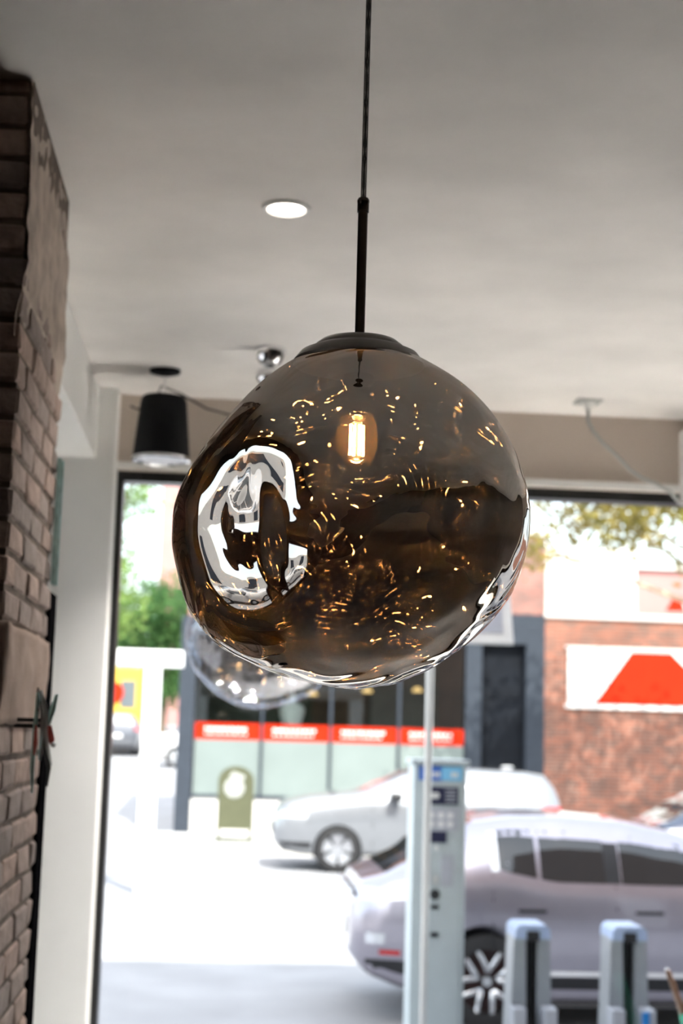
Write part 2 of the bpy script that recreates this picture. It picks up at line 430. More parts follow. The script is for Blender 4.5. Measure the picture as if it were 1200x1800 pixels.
def pendant(x, y, zc, glass, label, mirror=1, domes=False):
    root = empty('pendant_lamp', (x, y, zc-.24), label, 'lamp')
    glass_shade(root, glass, (x, y, zc), mirror)
    ax = x + .002
    # low two-tier cap
    MB().lathe([(.0, .262), (.030, .2615), (.055, .2565), (.064, .2495), (.066, .246), (.085, .2375), (.0945, .2255), (.0945, .2215), (.088, .2205), (.0, .2205)], 48, (ax, y, zc)).build('cap', 'dark_bronze', root, smooth=True)
    MB().lathe([(.0072, .255), (.0072, .455)], 20, (ax, y, zc), cap=True).build('rod', 'bronze', root, smooth=True)
    MB().lathe([(.0, .452), (.0086, .452), (.0086, .466), (.0090, .467), (.0090, .470), (.0075, .473), (.0, .473)], 20, (ax, y, zc)).build('ferrule', 'bronze', root, smooth=True)
    cd = MB().lathe([(.0042, .470), (.0042, ZC-zc-.02)], 14, (ax, y, zc), cap=True).build('cord', 'cord_sleeve', root, smooth=True)
    for s in (-1, 1):
        pts = [(ax + s*.0016*cos(t*2.2), y + s*.0016*sin(t*2.2), zc + .470 + (ZC-zc-.02-.470)*t/24) for t in range(25)]
        MB().tube(pts, .0014, 6).build('wire', 'bronze' if s > 0 else 'black_cable', cd, smooth=True)
    if domes:
        MB().lathe([(0, 0), (.055, 0), (.055, -.012), (.050, -.030), (.036, -.052), (.016, -.064), (.006, -.067), (.006, -.070), (0, -.070)], 36, (ax, y, ZC)).build('canopy', 'chrome', root, smooth=True)
        MB().lathe([(0, -.066), (.020, -.067), (.042, -.078), (.047, -.092), (.044, -.108), (.030, -.127), (.010, -.136), (0, -.137)], 36, (ax, y, ZC)).build('cord_grip', 'chrome', root, smooth=True)
    else:
        MB().lathe([(0, 0), (.06, 0), (.06, -.02), (.052, -.028), (.01, -.03), (0, -.03)], 36, (ax, y, ZC)).build('canopy', 'bronze', root, smooth=True)
    # lamp holder and bulb
    MB().lathe([(.012, .2205), (.012, .208), (.021, .207), (.0225, .203), (.0225, .150), (.0205, .1485), (.0, .1485)], 32, (ax, y, zc)).build('lamp_holder', 'chrome', root, smooth=True)
    bz = zc + .148
    bulb = MB().lathe([(.0185, 0), (.0235, -.004), (.0262, -.010), (.0285, -.018), (.0300, -.026), (.0305, -.034), (.0298, -.043), (.0275, -.052), (.0235, -.060), (.0175, -.0665), (.0095, -.0705), (.002, -.0718), (0, -.0718)], 40, (ax, y, bz)).build('bulb', 'bulb_glass', root, smooth='all')
    MB().lathe([(.0, .001), (.0200, .001), (.0210, -.002), (.0190, -.004), (0, -.004)], 30, (ax, y, bz)).build('bulb_collar', 'chrome', bulb, smooth=True)
    MB().lathe([(.0045, -.002), (.0035, -.012), (.0, -.013)], 14, (ax, y, bz)).build('glass_stem', 'bulb_glass', bulb, smooth=True)
    for k in range(4):
        fx = (-.0092, -.0034, .0034, .0092)[k]; fy = (-.003, .004, -.004, .003)[k]
        MB().tube([(ax+fx, y+fy, bz-.013), (ax+fx*1.05, y+fy, bz-.058)], .0021, 8).build('filament', 'filament_soft' if domes else 'filament', bulb)
    pl = bpy.data.lights.new('pendant_glow', 'POINT'); pl.energy = 1.0 if domes else 2.2; pl.color = (1, .66, .33); pl.shadow_soft_size = .012
    po = bpy.data.objects.new('pendant_glow', pl); COL.objects.link(po); po.location = (ax, y, bz-.035)
    return root
pendant(.178, 2.07, 2.545, 'smoked_mirror_glass', 'large smoky mirrored blown-glass pendant lamp with glowing filament bulb in the foreground')
pendant(.125, 5.03, 2.545, 'clear_mirror_glass', 'clear blown-glass pendant lamp hanging half hidden behind the smoky one', mirror=-1, domes=True)

# ------------------------------------------------------------------ ceiling fittings
def downlight(x, y, label, power):
    r = empty('downlight', (x, y, ZC), label, 'light', 'recessed ceiling downlights')
    MB().lathe([(.046, -.001), (.050, -.008), (.061, -.006), (.063, -.0005), (.063, .0), (.046, .0)], 40, (x, y, ZC)).build('trim_ring', 'white_plastic', r, smooth=True)
    MB().lathe([(.0, -.003), (.047, -.003)], 40, (x, y, ZC)).build('lens', 'downlight_glow', r)
    l = bpy.data.lights.new('downlight_beam', 'SPOT'); l.energy = power; l.spot_size = radians(112); l.spot_blend = .8; l.shadow_soft_size = .045; l.color = (1, .955, .90)
    lo = bpy.data.objects.new('downlight_beam', l); COL.objects.link(lo); lo.location = (x, y, ZC-.012)
    return r
downlight(.118, 3.60, 'round recessed downlight glowing in the ceiling left of the pendant rod', 50)
for x, y, p_, w in ((.45, 5.45, 440, 'behind the smoky pendant'), (2.35, 5.45, 1500, 'near the right window pane'), (3.8, 5.45, 500, 'in the front right corner')):  # added lamps, not known fittings, to brighten the room near the window
    downlight(x, y, 'added fill downlight in the ceiling ' + w, p_)

# pendant speaker by the window
sp = empty('ceiling_speaker', (-.252, 5.42, 3.20), 'black tapered loudspeaker hanging from the ceiling above the window', 'speaker')
sc = (-.252, 5.42, 0)
MB().lathe([(0, 3.452), (.060, 3.4515), (.076, 3.448), (.082, 3.440), (.086, 3.425), (.104, 3.235), (.106, 3.222), (.106, 3.219), (0, 3.219)], 44, sc).build('housing', 'speaker_black', sp, smooth=True)
MB().lathe([(.101, 3.219), (.1075, 3.2185), (.1085, 3.212), (.1075, 3.206), (.100, 3.2045), (.096, 3.208)], 44, sc).build('rim', 'chrome', sp, smooth=True)
MB().lathe([(.0, 3.2085), (.05, 3.208), (.097, 3.2095)], 40, sc).build('grille', 'grill', sp, smooth=True)
MB().lathe([(0, ZC), (.058, ZC), (.056, ZC-.010), (.030, ZC-.018), (.012, ZC-.022), (0, ZC-.022)], 32, sc).build('ceiling_plate', 'speaker_black', sp, smooth=True)
MB().tube([(-.252, 5.42, ZC-.02), (-.252, 5.42, 3.45)], .005, 8).build('hanger', 'chrome', sp)
MB().tube([(-.40, 5.80, 3.49), (-.37, 5.79, 3.475), (-.30, 5.74, 3.50), (-.27, 5.55, 3.52), (-.20, 5.60, 3.505), (-.10, 5.74, 3.48), (.0, 5.80, 3.47), (.10, 5.82, 3.49)], .0045, 8).build('speaker_cable', 'black_cable', smooth=True, label='dark cable looping along the header beside the hanging loudspeaker', cat='cable')

# grey cable dropping out of a ceiling plate
rc = empty('ceiling_cable', (1.396, 5.60, ZC-.03), 'grey cable drooping from a small square ceiling plate towards the right column', 'cable')
MB().box(1.345, 1.447, 5.555, 5.655, ZC-.006, ZC).build('ceiling_plate', 'grey_cable', rc, bevel=.002)
MB().lathe([(0, 0), (.026, 0), (.024, -.010), (.014, -.014), (.012, -.030), (0, -.030)], 20, (1.396, 5.60, ZC-.006)).build('cable_gland', 'white_plastic', rc, smooth=True)
cp = [(1.396, 5.60, 3.52), (1.396, 5.598, 3.47), (1.412, 5.59, 3.43), (1.45, 5.58, 3.38), (1.505, 5.57, 3.328), (1.552, 5.56, 3.275), (1.60, 5.56, 3.244), (1.66, 5.57, 3.226), (1.72, 5.58, 3.198), (1.76, 5.60, 3.16), (1.80, 5.64, 3.165), (1.86, 5.70, 3.185)]
MB().tube(cp, .0075, 10).build('cable', 'grey_cable', rc, smooth='all')

un = empty('wall_unit', (2.2, 5.74, 3.19), 'white wall-mounted unit at the right end of the header above the window', 'wall unit')
B(1.842, 2.50, 5.60, YW, 3.19, 3.50).build('housing', 'white_plastic', un, bevel=.01)
for k in range(3): B(1.86, 2.48, 5.595, 5.602, 3.26+k*.07, 3.275+k*.07).build('vent_slat', 'grill', un)

# ------------------------------------------------------------------ small things on the brick pillar
pm('art_teal', (.34, .56, .54), .3, .0, var=.25, scale=30)
pm('art_red', (.55, .10, .08), .2, .3, var=.2, scale=30)
pm('art_silver', (.70, .74, .75), .2, .4, var=.1, scale=30)
pm('art_black', (.012, .013, .014), .3, var=.2)
ax0, ay0 = -.375, 3.16
wa = empty('wall_ornament', (ax0, ay0, 2.10), 'teal, red and silver metal ornament of splayed blades on the brick pillar', 'ornament')
def blade(m, pts, wid, name='blade'):
    """a thin tapered metal leaf along a poly-line"""
    pts = [Vector(p) for p in pts]; vs = []; n = len(pts)
    for i, p in enumerate(pts):
        t = i/(n-1); w = 1.1*wid*(sin(pi*(.12+.80*t))**.8)
        vs += [p+Vector((w, 0, 0)), p+Vector((0, .004, 0)), p-Vector((w, 0, 0)), p-Vector((0, .004, 0))]
    fs = []
    for i in range(n-1):
        for k in range(4):
            a, b = i*4+k, i*4+(k+1) % 4; fs.append((a, b, b+4, a+4))
    fs += [(0, 1, 2, 3), tuple((n-1)*4+k for k in (3, 2, 1, 0))]
    MB().add(vs, fs).build(name, m, wa, smooth=True)
z0 = 2.24
blade('art_black', [(ax0-.005, ay0, z0+.075), (ax0-.003, ay0-.01, z0+.03), (ax0-.006, ay0, z0-.06)], .004)
blade('art_teal', [(ax0-.004, ay0-.012, z0+.065), (ax0-.005, ay0-.01, z0), (ax0-.008, ay0, z0-.09), (ax0-.006, ay0+.005, z0-.142)], .0045)
blade('art_silver', [(ax0+.001, ay0-.01, z0+.07), (ax0+.010, ay0-.005, z0+.03), (ax0+.012, ay0, z0-.02), (ax0+.006, ay0, z0-.075)], .008)
blade('art_red', [(ax0-.003, ay0-.016, z0-.002), (ax0-.002, ay0-.016, z0-.04), (ax0-.004, ay0-.014, z0-.065)], .004)
blade('art_black', [(ax0+.014, ay0, z0+.0), (ax0+.016, ay0, z0-.05), (ax0+.026, ay0+.004, z0-.09), (ax0+.024, ay0+.004, z0-.128)], .0045)
blade('art_teal', [(ax0+.034, ay0, z0+.062), (ax0+.027, ay0, z0+.03), (ax0+.021, ay0, z0-.005)], .006)
blade('art_red', [(ax0+.024, ay0-.004, z0-.002), (ax0+.028, ay0-.004, z0-.03), (ax0+.031, ay0-.004, z0-.045)], .007)
blade('art_silver', [(ax0+.014, ay0-.006, z0+.01), (ax0+.022, ay0-.006, z0-.05), (ax0+.032, ay0-.004, z0-.085)], .004)
MB().lathe([(0, -.006), (.005, -.004), (.006, 0), (.005, .004), (0, .006)], 14, (ax0+.034, ay0-.01, z0-.042)).build('bead', 'art_silver', wa, smooth='all')
B(-.425, ax0+.004, ay0-.004, ay0+.004, z0+.004, z0+.012).build('bracket', 'black_frame', wa)
B(-.425, ax0+.004, ay0-.004, ay0+.004, z0-.008, z0).build('bracket', 'black_frame', wa)
# narrow mirror hung on the pillar's far edge
mr_ = empty('wall_mirror', (-.405, 3.60, 2.56), 'narrow teal-edged mirror hanging at the far edge of the brick pillar', 'mirror')
B(-.418, -.412, 3.622, 3.656, 2.58, 2.88).build('glass', 'chrome', mr_)
B(-.420, -.408, 3.656, 3.660, 2.575, 2.885).build('edge_strip', 'art_teal', mr_)
B(-.420, -.410, 3.618, 3.622, 2.575, 2.885).build('edge_strip', 'art_teal', mr_)
# rolled umbrella leaning by the window
pm('umbrella_green', (.01, .16, .11), .6, var=.2)
pm('umbrella_brown', (.05, .028, .018), .35, var=.25, scale=40)
um = empty('umbrella', (1.89, 5.49, .80), 'short folded green umbrella with dark brown handle at the bottom right corner', 'umbrella')
ut = Vector((1.675, 5.50, 1.407)); ud = Vector((.345, -.02, -.94)).normalized()
MB().tube([ut, ut+ud*.012, ut+ud*.09, ut+ud*.17], [.006, .0105, .0120, .0145], 12).build('handle', 'umbrella_brown', um, smooth=True)
MB().lathe([(0, -.004), (.008, -.003), (.009, .003), (0, .006)], 14, tuple(ut)).build('end_knob', 'chrome', um, smooth=True)
MB().tube([ut+ud*.165, ut+ud*.19, ut+ud*.40, ut+ud*.60, ut+ud*.64], [.015, .019, .022, .014, .005], 14).build('canopy_cloth', 'umbrella_green', um, smooth=True)

# ------------------------------------------------------------------ street
pm('asphalt', (.30, .30, .31), .9, var=.12, scale=1.2, bump=.1)
pm('pavement', (.46, .455, .45), .9, var=.10, scale=1.5, bump=.1)
pm('kerb', (.60, .59, .57), .9, var=.08)
gv = []; gf = []
xs = [-60, -30, -15, -8, -4, -2, 0, 3, 8, 20, 60]
ys = [-25, -5, 6.1, 10.3, 16, 24, 32, 40, 50, 60, 80, 110, 160]
for y in ys:
    for x in xs: gv.append((x, y, max(0, y-32)*.036))
for j in range(len(ys)-1):
    for i in range(len(xs)-1):
        a = j*len(xs)+i; gf.append((a, a+1, a+1+len(xs), a+len(xs)))
MB().add(gv, gf).build('road', 'asphalt', kind='structure')
B(-.86, 30, 6.1, 10.2, 0, .15).build('sidewalk', 'pavement', kind='structure')
B(-2.8, 30, 10.2, 10.35, 0, .15).build('kerb', 'kerb', kind='structure')
B(-1.2, 30, 26.6, 30.0, 0, .12).build('sidewalk_far', 'pavement', kind='structure')
B(-1.2, 30, 26.45, 26.6, 0, .13).build('kerb_far', 'kerb', kind='structure')

# ------------------------------------------------------------------ buildings opposite
def brick_mat(name, c1, c2, mort, scale=1.0, rough=.9):
    m = bpy.data.materials.new(name); m.use_nodes = True; t = m.node_tree; L = t.links.new; p = t.nodes['Principled BSDF']
    p.inputs['Roughness'].default_value = rough
    tc = t.nodes.new('ShaderNodeTexCoord'); mp = t.nodes.new('ShaderNodeMapping'); mp.inputs['Rotation'].default_value = (radians(90), 0, 0)
    L(tc.outputs['Object'], mp.inputs[0])
    b = t.nodes.new('ShaderNodeTexBrick'); b.inputs['Color1'].default_value = (*c1, 1); b.inputs['Color2'].default_value = (*c2, 1); b.inputs['Mortar'].default_value = (*mort, 1)
    b.inputs['Scale'].default_value = scale; b.inputs['Mortar Size'].default_value = .010; b.inputs['Brick Width'].default_value = .215; b.inputs['Row Height'].default_value = .075
    b.inputs['Bias'].default_value = -.1
    L(mp.outputs[0], b.inputs['Vector'])
    n = t.nodes.new('ShaderNodeTexNoise'); n.inputs['Scale'].default_value = 1.6; n.inputs['Detail'].default_value = 6; L(tc.outputs['Object'], n.inputs['Vector'])
    r = t.nodes.new('ShaderNodeMapRange'); r.inputs[1].default_value = .3; r.inputs[2].default_value = .7; r.inputs[3].default_value = .95; r.inputs[4].default_value = 1.45
    L(n.outputs[0], r.inputs[0])
    mu = t.nodes.new('ShaderNodeMixRGB'); mu.blend_type = 'MULTIPLY'; mu.inputs[0].default_value = 1; L(b.outputs[0], mu.inputs[1]); L(r.outputs[0], mu.inputs[2])
    L(mu.outputs[0], p.inputs['Base Color']); MATS[name] = m
brick_mat('red_brick', (.22, .070, .040), (.085, .045, .035), (.20, .14, .11))
brick_mat('pink_brick', (.24, .09, .07), (.13, .065, .055), (.24, .18, .155))
pm('slate_frame', (.035, .043, .056), .6, spec=.2, var=.1)
pm('door_dark', (.006, .008, .012), .6, spec=.15, var=.25, scale=3)
pm('frosted_glass', (.18, .215, .205), .6, var=.06, scale=1.2, spec=.15)
pm('sign_red', (.45, .020, .003), .6, var=.06, scale=2, spec=.1)
pm('sign_white', (.78, .77, .74), .5, var=.04)
pm('shop_dark', (.055, .060, .045), .8, var=.3, scale=2)
pm('shop_brown', (.06, .035, .02), .8, var=.3, scale=2)
pm('plaster_pink', (.44, .22, .20), .9, var=.08, scale=.6)
pm('plaster_pale', (.62, .60, .57), .9, var=.06, scale=.6)
pm('bust_white', (.75, .75, .73), .5)
em('shop_lamp', (1, .62, .25), 1.5)
pane_mat('shop_glass', (.93, .97, .95), 1.5)
B(-3.0, -.86, -25, 10.2, 0, .15).build('sidewalk_side', 'plaster_pale', kind='structure')
sb = empty('shop_building', (2.9, 31, 0), 'brick building across the street with glazed shopfront and dark doorway', 'building')
Y0 = 30.0
B(-.70, 4.97, Y0, Y0+.25, 0, .80).build('plinth', 'plaster_pale', sb)
B(-.70, 4.97, Y0, 36, 4.4, 6.3).build('upper_wall', 'pink_brick', sb)
B(4.97, 6.60, Y0, 36, 4.66, 6.3).build('upper_wall', 'pink_brick', sb)
B(-.70, 6.60, 35.8, 36, 0, 4.4).build('rear_wall', 'shop_brown', sb)
B(-.75, 6.65, Y0-.05, 36.05, 6.3, 6.42).build('parapet', 'plaster_pale', sb)
B(-.82, -.50, Y0-.06, Y0+.26, 0, 4.4).build('corner_post', 'slate_frame', sb)
B(-.70, -.55, Y0+.26, 35.8, 0, 4.4).build('side_wall', 'plaster_pale', sb)
B(-.50, 4.97, Y0-.03, Y0+.12, .80, .87).build('bottom_rail', 'slate_frame', sb)
B(-.50, 4.97, Y0-.03, Y0+.12, 4.05, 4.4).build('fascia', 'slate_frame', sb)
mull = [-.50, .86, 2.24, 3.62, 4.97]
for x in mull[1:-1]: B(x-.028, x+.028, Y0-.04, Y0+.10, .87, 4.05).build('mullion', 'slate_frame', sb)
for a, b in zip(mull[:-1], mull[1:]):
    B(a+.03, b-.03, Y0+.02, Y0+.035, .87, 4.05).build('pane', 'shop_glass', sb)
    B(a+.03, b-.03, Y0+.004, Y0+.012, .87, 1.95).build('frosted_film', 'frosted_glass', sb)
    rb_ = B(a+.03, b-.03, Y0+.005, Y0+.018, 1.95, 2.28).build('red_band', 'sign_red', sb)
    # illegible white lettering on the band
    x = a + .22
    for row_, (zz, hh) in enumerate(((2.14, .055), (2.05, .03))):
        x = a + .22
        while x < a + 1.05:
            w = random.uniform(.04, .10)
            B(x, x+w, Y0-.003, Y0+.005, zz, zz+hh).build('lettering', 'sign_white', rb_)
            x += w + .025
# inside the shop
B(-.5, 4.9, 33.4, 33.6, 0, 4.4).build('partition', 'shop_dark', sb)
B(-.5, 4.97, Y0+.25, 33.4, .60, .72).build('display_deck', 'plaster_pale', sb)
B(2.05, 3.3, 33.2, 33.35, .8, 4.0).build('inner_door', 'shop_brown', sb)
for x, z in ((2.0, 2.95), (1.55, 3.35), (3.2, 3.05), (4.3, 3.1)):
    l_ = empty('shop_lamp', (x, 32.4, z), 'warm %s lamp glowing inside the shop across the street' % {2.0: 'low', 1.55: 'high left', 3.2: 'right', 4.3: 'far right'}[x], 'lamp', 'lamps inside the shop')
    MB().lathe([(0, .08), (.05, .075), (.12, .0), (.11, -.02), (0, -.02)], 20, (x, 32.4, z)).build('shade', 'shop_lamp', l_, smooth=True)
    MB().tube([(x, 32.4, z+.07), (x, 32.4, 4.4)], .012, 6).build('cord', 'black_cable', l_)
bust = empty('dress_form', (1.47, 30.42, .72), 'white dress form standing in the shop window across the street', 'mannequin')
MB().lathe([(0, 2.96), (.03, 2.955), (.035, 2.93), (.025, 2.90), (.05, 2.88), (.06, 2.84), (.05, 2.79), (.07, 2.74), (.20, 2.68), (.26, 2.60), (.24, 2.48), (.19, 2.32), (.20, 2.15), (.24, 1.95), (.20, 1.9), (0, 1.9)], 24, (1.47, 30.42, 0)).build('torso', 'bust_white', bust, smooth=True)
MB().lathe([(.02, 1.9), (.02, .76), (.18, .74), (.18, .72)], 16, (1.47, 30.42, 0)).build('stand', 'slate_frame', bust, smooth=True)
# dark doorway bay
B(4.97, 5.30, Y0, Y0+.35, 0, 4.66).build('door_surround', 'slate_frame', sb)
B(6.22, 6.60, Y0, Y0+.35, 0, 4.66).build('door_surround', 'slate_frame', sb)
B(5.30, 6.22, Y0, Y0+.35, 4.05, 4.66).build('door_surround', 'slate_frame', sb)
dl = B(5.30, 6.22, Y0+.22, Y0+.30, 0, 4.05).build('door', 'door_dark', sb)
for (za, zb_) in ((.25, 1.35), (1.5, 2.75), (2.95, 3.9)):
    B(5.40, 6.12, Y0+.20, Y0+.22, za, zb_).build('door_panel', 'door_dark', dl)
# brick yard wall with the painted sign and the white hoarding on top
yb = empty('brick_wall', (11, 30.2, 0), 'weathered red brick yard wall right of the dark doorway', 'wall')
B(6.60, 22, Y0, Y0+.4, 0, 4.62).build('masonry', 'red_brick', yb)
B(6.58, 22, Y0-.05, Y0+.45, 4.62, 4.74).build('coping', 'plaster_pale', yb)
sg = empty('painted_sign', (8.5, Y0-.03, 2.79), 'white rectangular sign with a red trapezoid on the brick wall', 'sign')
B(7.08, 10.9, Y0-.045, Y0, 2.86, 4.0).build('board', 'sign_white', sg)
MB().prism([(7.62, 2.88), (10.35, 2.88), (9.23, 3.96), (8.40, 3.96)], Y0-.055, Y0-.045).build('red_trapezoid', 'sign_red', sg)
B(7.02, 10.96, Y0-.07, Y0, 2.79, 2.86).build('bottom_frame', 'sign_white', sg)
B(7.02, 10.96, Y0-.06, Y0, 4.0, 4.05).build('top_frame', 'plaster_pale', sg)
hb = empty('white_hoarding', (7.6, Y0+.2, 4.74), 'blank white hoarding panel standing on top of the brick wall', 'hoarding')
B(6.61, 8.55, Y0+.1, Y0+.2, 4.76, 6.12).build('panel', 'sign_white', hb, bevel=.03)
for x in (6.9, 8.2): B(x, x+.08, Y0+.2, Y0+.28, 4.74, 6.0).build('post', 'slate_frame', hb)
pk = empty('street_house', (13, 41, 0), 'pale pink rendered house behind the brick wall', 'building')
B(8.0, 18, 38, 46, 0, 6.6).build('wall', 'plaster_pink', pk)
B(7.9, 18.1, 37.9, 46.1, 6.6, 6.75).build('parapet', 'plaster_pale', pk)
for x in (14.0, 15.4, 16.6): B(x, x+.8, 37.95, 38.0, 4.6, 5.9).build('window', 'slate_frame', pk)
fl = empty('red_banner', (11.2, 33, 4.6), 'small red and white banner above the brick wall at the right edge', 'banner')
MB().prism([(10.05, 5.10), (10.5, 5.10), (10.42, 5.36), (10.22, 5.40)], 33, 33.03).build('red_cloth', 'sign_red', fl)
MB().prism([(10.5, 5.12), (11.4, 5.12), (11.4, 5.38), (10.44, 5.30)], 33, 33.03).build('white_cloth', 'sign_white', fl)
MB().tube([(10.6, 33.05, 0), (10.6, 33.05, 5.5)], .03, 8).build('pole', 'slate_frame', fl)
pt = empty('street_apartment_block', (-.5, 94, 2.0), 'tall pale pink apartment block beyond the trees', 'building')
B(-4.0, 9, 90, 100, 1.9, 36).build('wall', 'plaster_pink', pt)
for k in range(8):
    for x in (-2.9, .2): B(x, x+1.1, 89.95, 90.0, 5+k*3.6, 6.8+k*3.6).build('window', 'slate_frame', pt)
# added building: cuts sky light through the left window, reflects in the glass
so = empty('sky_block_building', (-11, 1, 0), 'added unseen pale building along the side street, blocking sky light', 'building')
B(-13, -11, -14, 15, 0, 3.3).build('wall', 'plaster_pale', so)
for k in range(5):
    for z in (1.0,): B(-11.02, -10.98, -10+k*5, -8.2+k*5, z, z+1.9).build('window', 'slate_frame', so)

# ------------------------------------------------------------------ trees
pm('bark', (.16, .12, .085), .9, var=.3, scale=12)
pm('bark_pale', (.42, .37, .26), .9, var=.3, scale=12)
def leaf_mat(name, c1, c2):
    m = bpy.data.materials.new(name); m.use_nodes = True; t = m.node_tree; L = t.links.new
    t.nodes.remove(t.nodes['Principled BSDF'])
    tc = t.nodes.new('ShaderNodeTexCoord'); n = t.nodes.new('ShaderNodeTexNoise'); n.inputs['Scale'].default_value = 1.8; n.inputs['Detail'].default_value = 5
    L(tc.outputs['Object'], n.inputs['Vector'])
    r = t.nodes.new('ShaderNodeValToRGB'); r.color_ramp.elements[0].position = .35; r.color_ramp.elements[1].position = .65
    r.color_ramp.elements[0].color = (*c1, 1); r.color_ramp.elements[1].color = (*c2, 1); L(n.outputs[0], r.inputs[0])
    d = t.nodes.new('ShaderNodeBsdfDiffuse'); tr = t.nodes.new('ShaderNodeBsdfTranslucent'); mi = t.nodes.new('ShaderNodeMixShader'); mi.inputs[0].default_value = .42
    L(r.outputs[0], d.inputs[0]); L(r.outputs[0], tr.inputs[0]); L(d.outputs[0], mi.inputs[1]); L(tr.outputs[0], mi.inputs[2])
    L(mi.outputs[0], t.nodes['Material Output'].inputs[0]); MATS[name] = m
leaf_mat('leaf_green', (.12, .22, .06), (.30, .42, .14))
leaf_mat('leaf_deep', (.05, .13, .05), (.15, .27, .09))
leaf_mat('leaf_yellow', (.20, .20, .045), (.34, .26, .08))
def tree(base, trunk_h, blobs, n, size, leaf, bark, label, seed, trunk_r=.18):
    rnd = random.Random(seed)
    root = empty('tree', base, label, 'tree', 'street trees')
    bx, by, bz = base
    top = blobs[0][0]
    tm = MB().tube([(bx, by, bz-.1), (bx+.05, by, bz+trunk_h*.5), (bx+(top[0]-bx)*.3, by+(top[1]-by)*.3, bz+trunk_h)], [trunk_r, trunk_r*.8, trunk_r*.65], 10).build('trunk', bark, root, smooth=True)
    st = Vector((bx+(top[0]-bx)*.3, by+(top[1]-by)*.3, bz+trunk_h-.1))
    for (c, r) in blobs:
        c = Vector(c); mid = st.lerp(c, .5)+Vector((rnd.uniform(-.3, .3), rnd.uniform(-.3, .3), .15))
        MB().tube([st, mid, c, c+Vector((rnd.uniform(-.5, .5), 0, r[2]*.6))], [trunk_r*.5, trunk_r*.3, trunk_r*.18, .01], 7).build('branch', bark, root, smooth=True)
    vs = []; fs = []
    tot = sum(r[0]*r[1]*r[2] for _, r in blobs)
    for (c, r) in blobs:
        k = int(n*r[0]*r[1]*r[2]/tot)
        # leaves gather in twig clusters
        cl = []
        for _ in range(max(6, k//28)):
            while True:
                p = Vector((rnd.uniform(-1, 1), rnd.uniform(-1, 1), rnd.uniform(-1, 1)))
                if .25 < p.length < 1: break
            cl.append(Vector((c[0]+p.x*r[0], c[1]+p.y*r[1], c[2]+p.z*r[2])))
        for _ in range(k):
            q = rnd.choice(cl) + Vector((rnd.gauss(0, 1), rnd.gauss(0, 1), rnd.gauss(0, .8)))*size*2.2
            u = Vector((rnd.gauss(0, 1), rnd.gauss(0, 1), rnd.gauss(0, 1))).normalized()
            w = u.cross(Vector((rnd.gauss(0, 1), rnd.gauss(0, 1), rnd.gauss(0, 1)))).normalized()
            s = size*rnd.uniform(.6, 1.2); b = len(vs)
            vs += [q-u*s, q+w*s*.45, q+u*s, q-w*s*.45]; fs.append((b, b+1, b+2, b+3))
    MB().add(vs, fs).build('foliage', leaf, root, kind='stuff')
    return root
tree((-6.3, 72, 1.4), 5.5, [((-6.3, 72, 10.2), (2.1, 2.1, 3.0)), ((-7.8, 72, 12.6), (2.0, 2.0, 2.4)), ((-4.7, 72, 13.6), (1.2, 1.6, 1.4)), ((-6.6, 72, 7.8), (2.4, 2.0, 1.6)), ((-7.0, 72.5, 15.4), (1.6, 1.6, 1.4)), ((-8.6, 72, 9.6), (1.8, 1.8, 3.0))], 9000, .20, 'leaf_green', 'bark', 'tall green street tree seen through the left of the window', 3, .3)
tree((-3.0, 79, 1.69), 3.0, [((-3.0, 79, 8.0), (2.2, 2.2, 2.0)), ((-4.6, 79, 6.9), (2.0, 2.0, 1.7)), ((-2.2, 79, 5.6), (1.9, 1.7, 2.2)), ((-3.6, 79, 4.6), (1.8, 1.6, 1.6)), ((-5.4, 79.5, 6.0), (1.8, 1.4, 2.0))], 8500, .20, 'leaf_deep', 'bark', 'rounded dark green tree standing behind the white steel frame', 5, .25)
tree((12.0, 26.0, .12), 3.4, [((9.2, 26, 5.9), (1.5, 1.4, .7)), ((7.2, 26, 6.2), (1.4, 1.4, .7)), ((10.8, 26, 6.2), (1.3, 1.5, 1.0)), ((5.5, 26.5, 5.7), (.6, .8, .5)), ((8.3, 26, 6.8), (2.6, 1.6, .6)), ((9.6, 25.6, 5.2), (.6, .7, .4)), ((6.3, 26, 6.6), (1.6, 1.2, .5))], 5600, .10, 'leaf_yellow', 'bark_pale', 'yellow-leaved street tree overhanging the brick wall at the right', 8, .16)

# ------------------------------------------------------------------ things at the left of the street
pm('white_steel', (.85, .85, .84), .45, var=.03)
ws = empty('steel_frame', (-.9, 20, 0), 'white painted steel post with a wide crossbeam at the street corner', 'frame')
B(-1.01, -.79, 19.9, 20.1, 0, 3.0).build('post', 'white_steel', ws, bevel=.01)
B(-3.4, -.50, 19.88, 20.12, 2.985, 3.205).build('crossbeam', 'white_steel', ws, bevel=.015)
B(-3.3, -3.08, 19.9, 20.1, 0, 3.0).build('post', 'white_steel', ws, bevel=.01)
pm('bus_yellow', (.62, .42, .04), .5, var=.04)
pm('window_grey', (.10, .115, .125), .2)
TY = 66.0
by_ = empty('yellow_truck', (-4.4, TY, 1.2), 'yellow truck with a red disc and grey window far down the side street', 'truck')
B(-6.0, -3.05, TY, TY+6, 1.75, 4.65).build('body', 'bus_yellow', by_, bevel=.08)
B(-4.35, -3.70, TY-.04, TY, 2.85, 4.05).build('rear_window', 'window_grey', by_, bevel=.015)
MB().lathe([(0, TY-.10), (.46, TY-.10), (.50, TY-.07), (.50, TY)], 28, (-4.72, 0, 3.5), axis='Y').build('red_disc', 'sign_red', by_, smooth=True)
B(-5.9, -3.1, TY-.1, TY+.05, 1.55, 1.8).build('bumper', 'window_grey', by_)
pm('rubber', (.012, .012, .013), .8, var=.2)
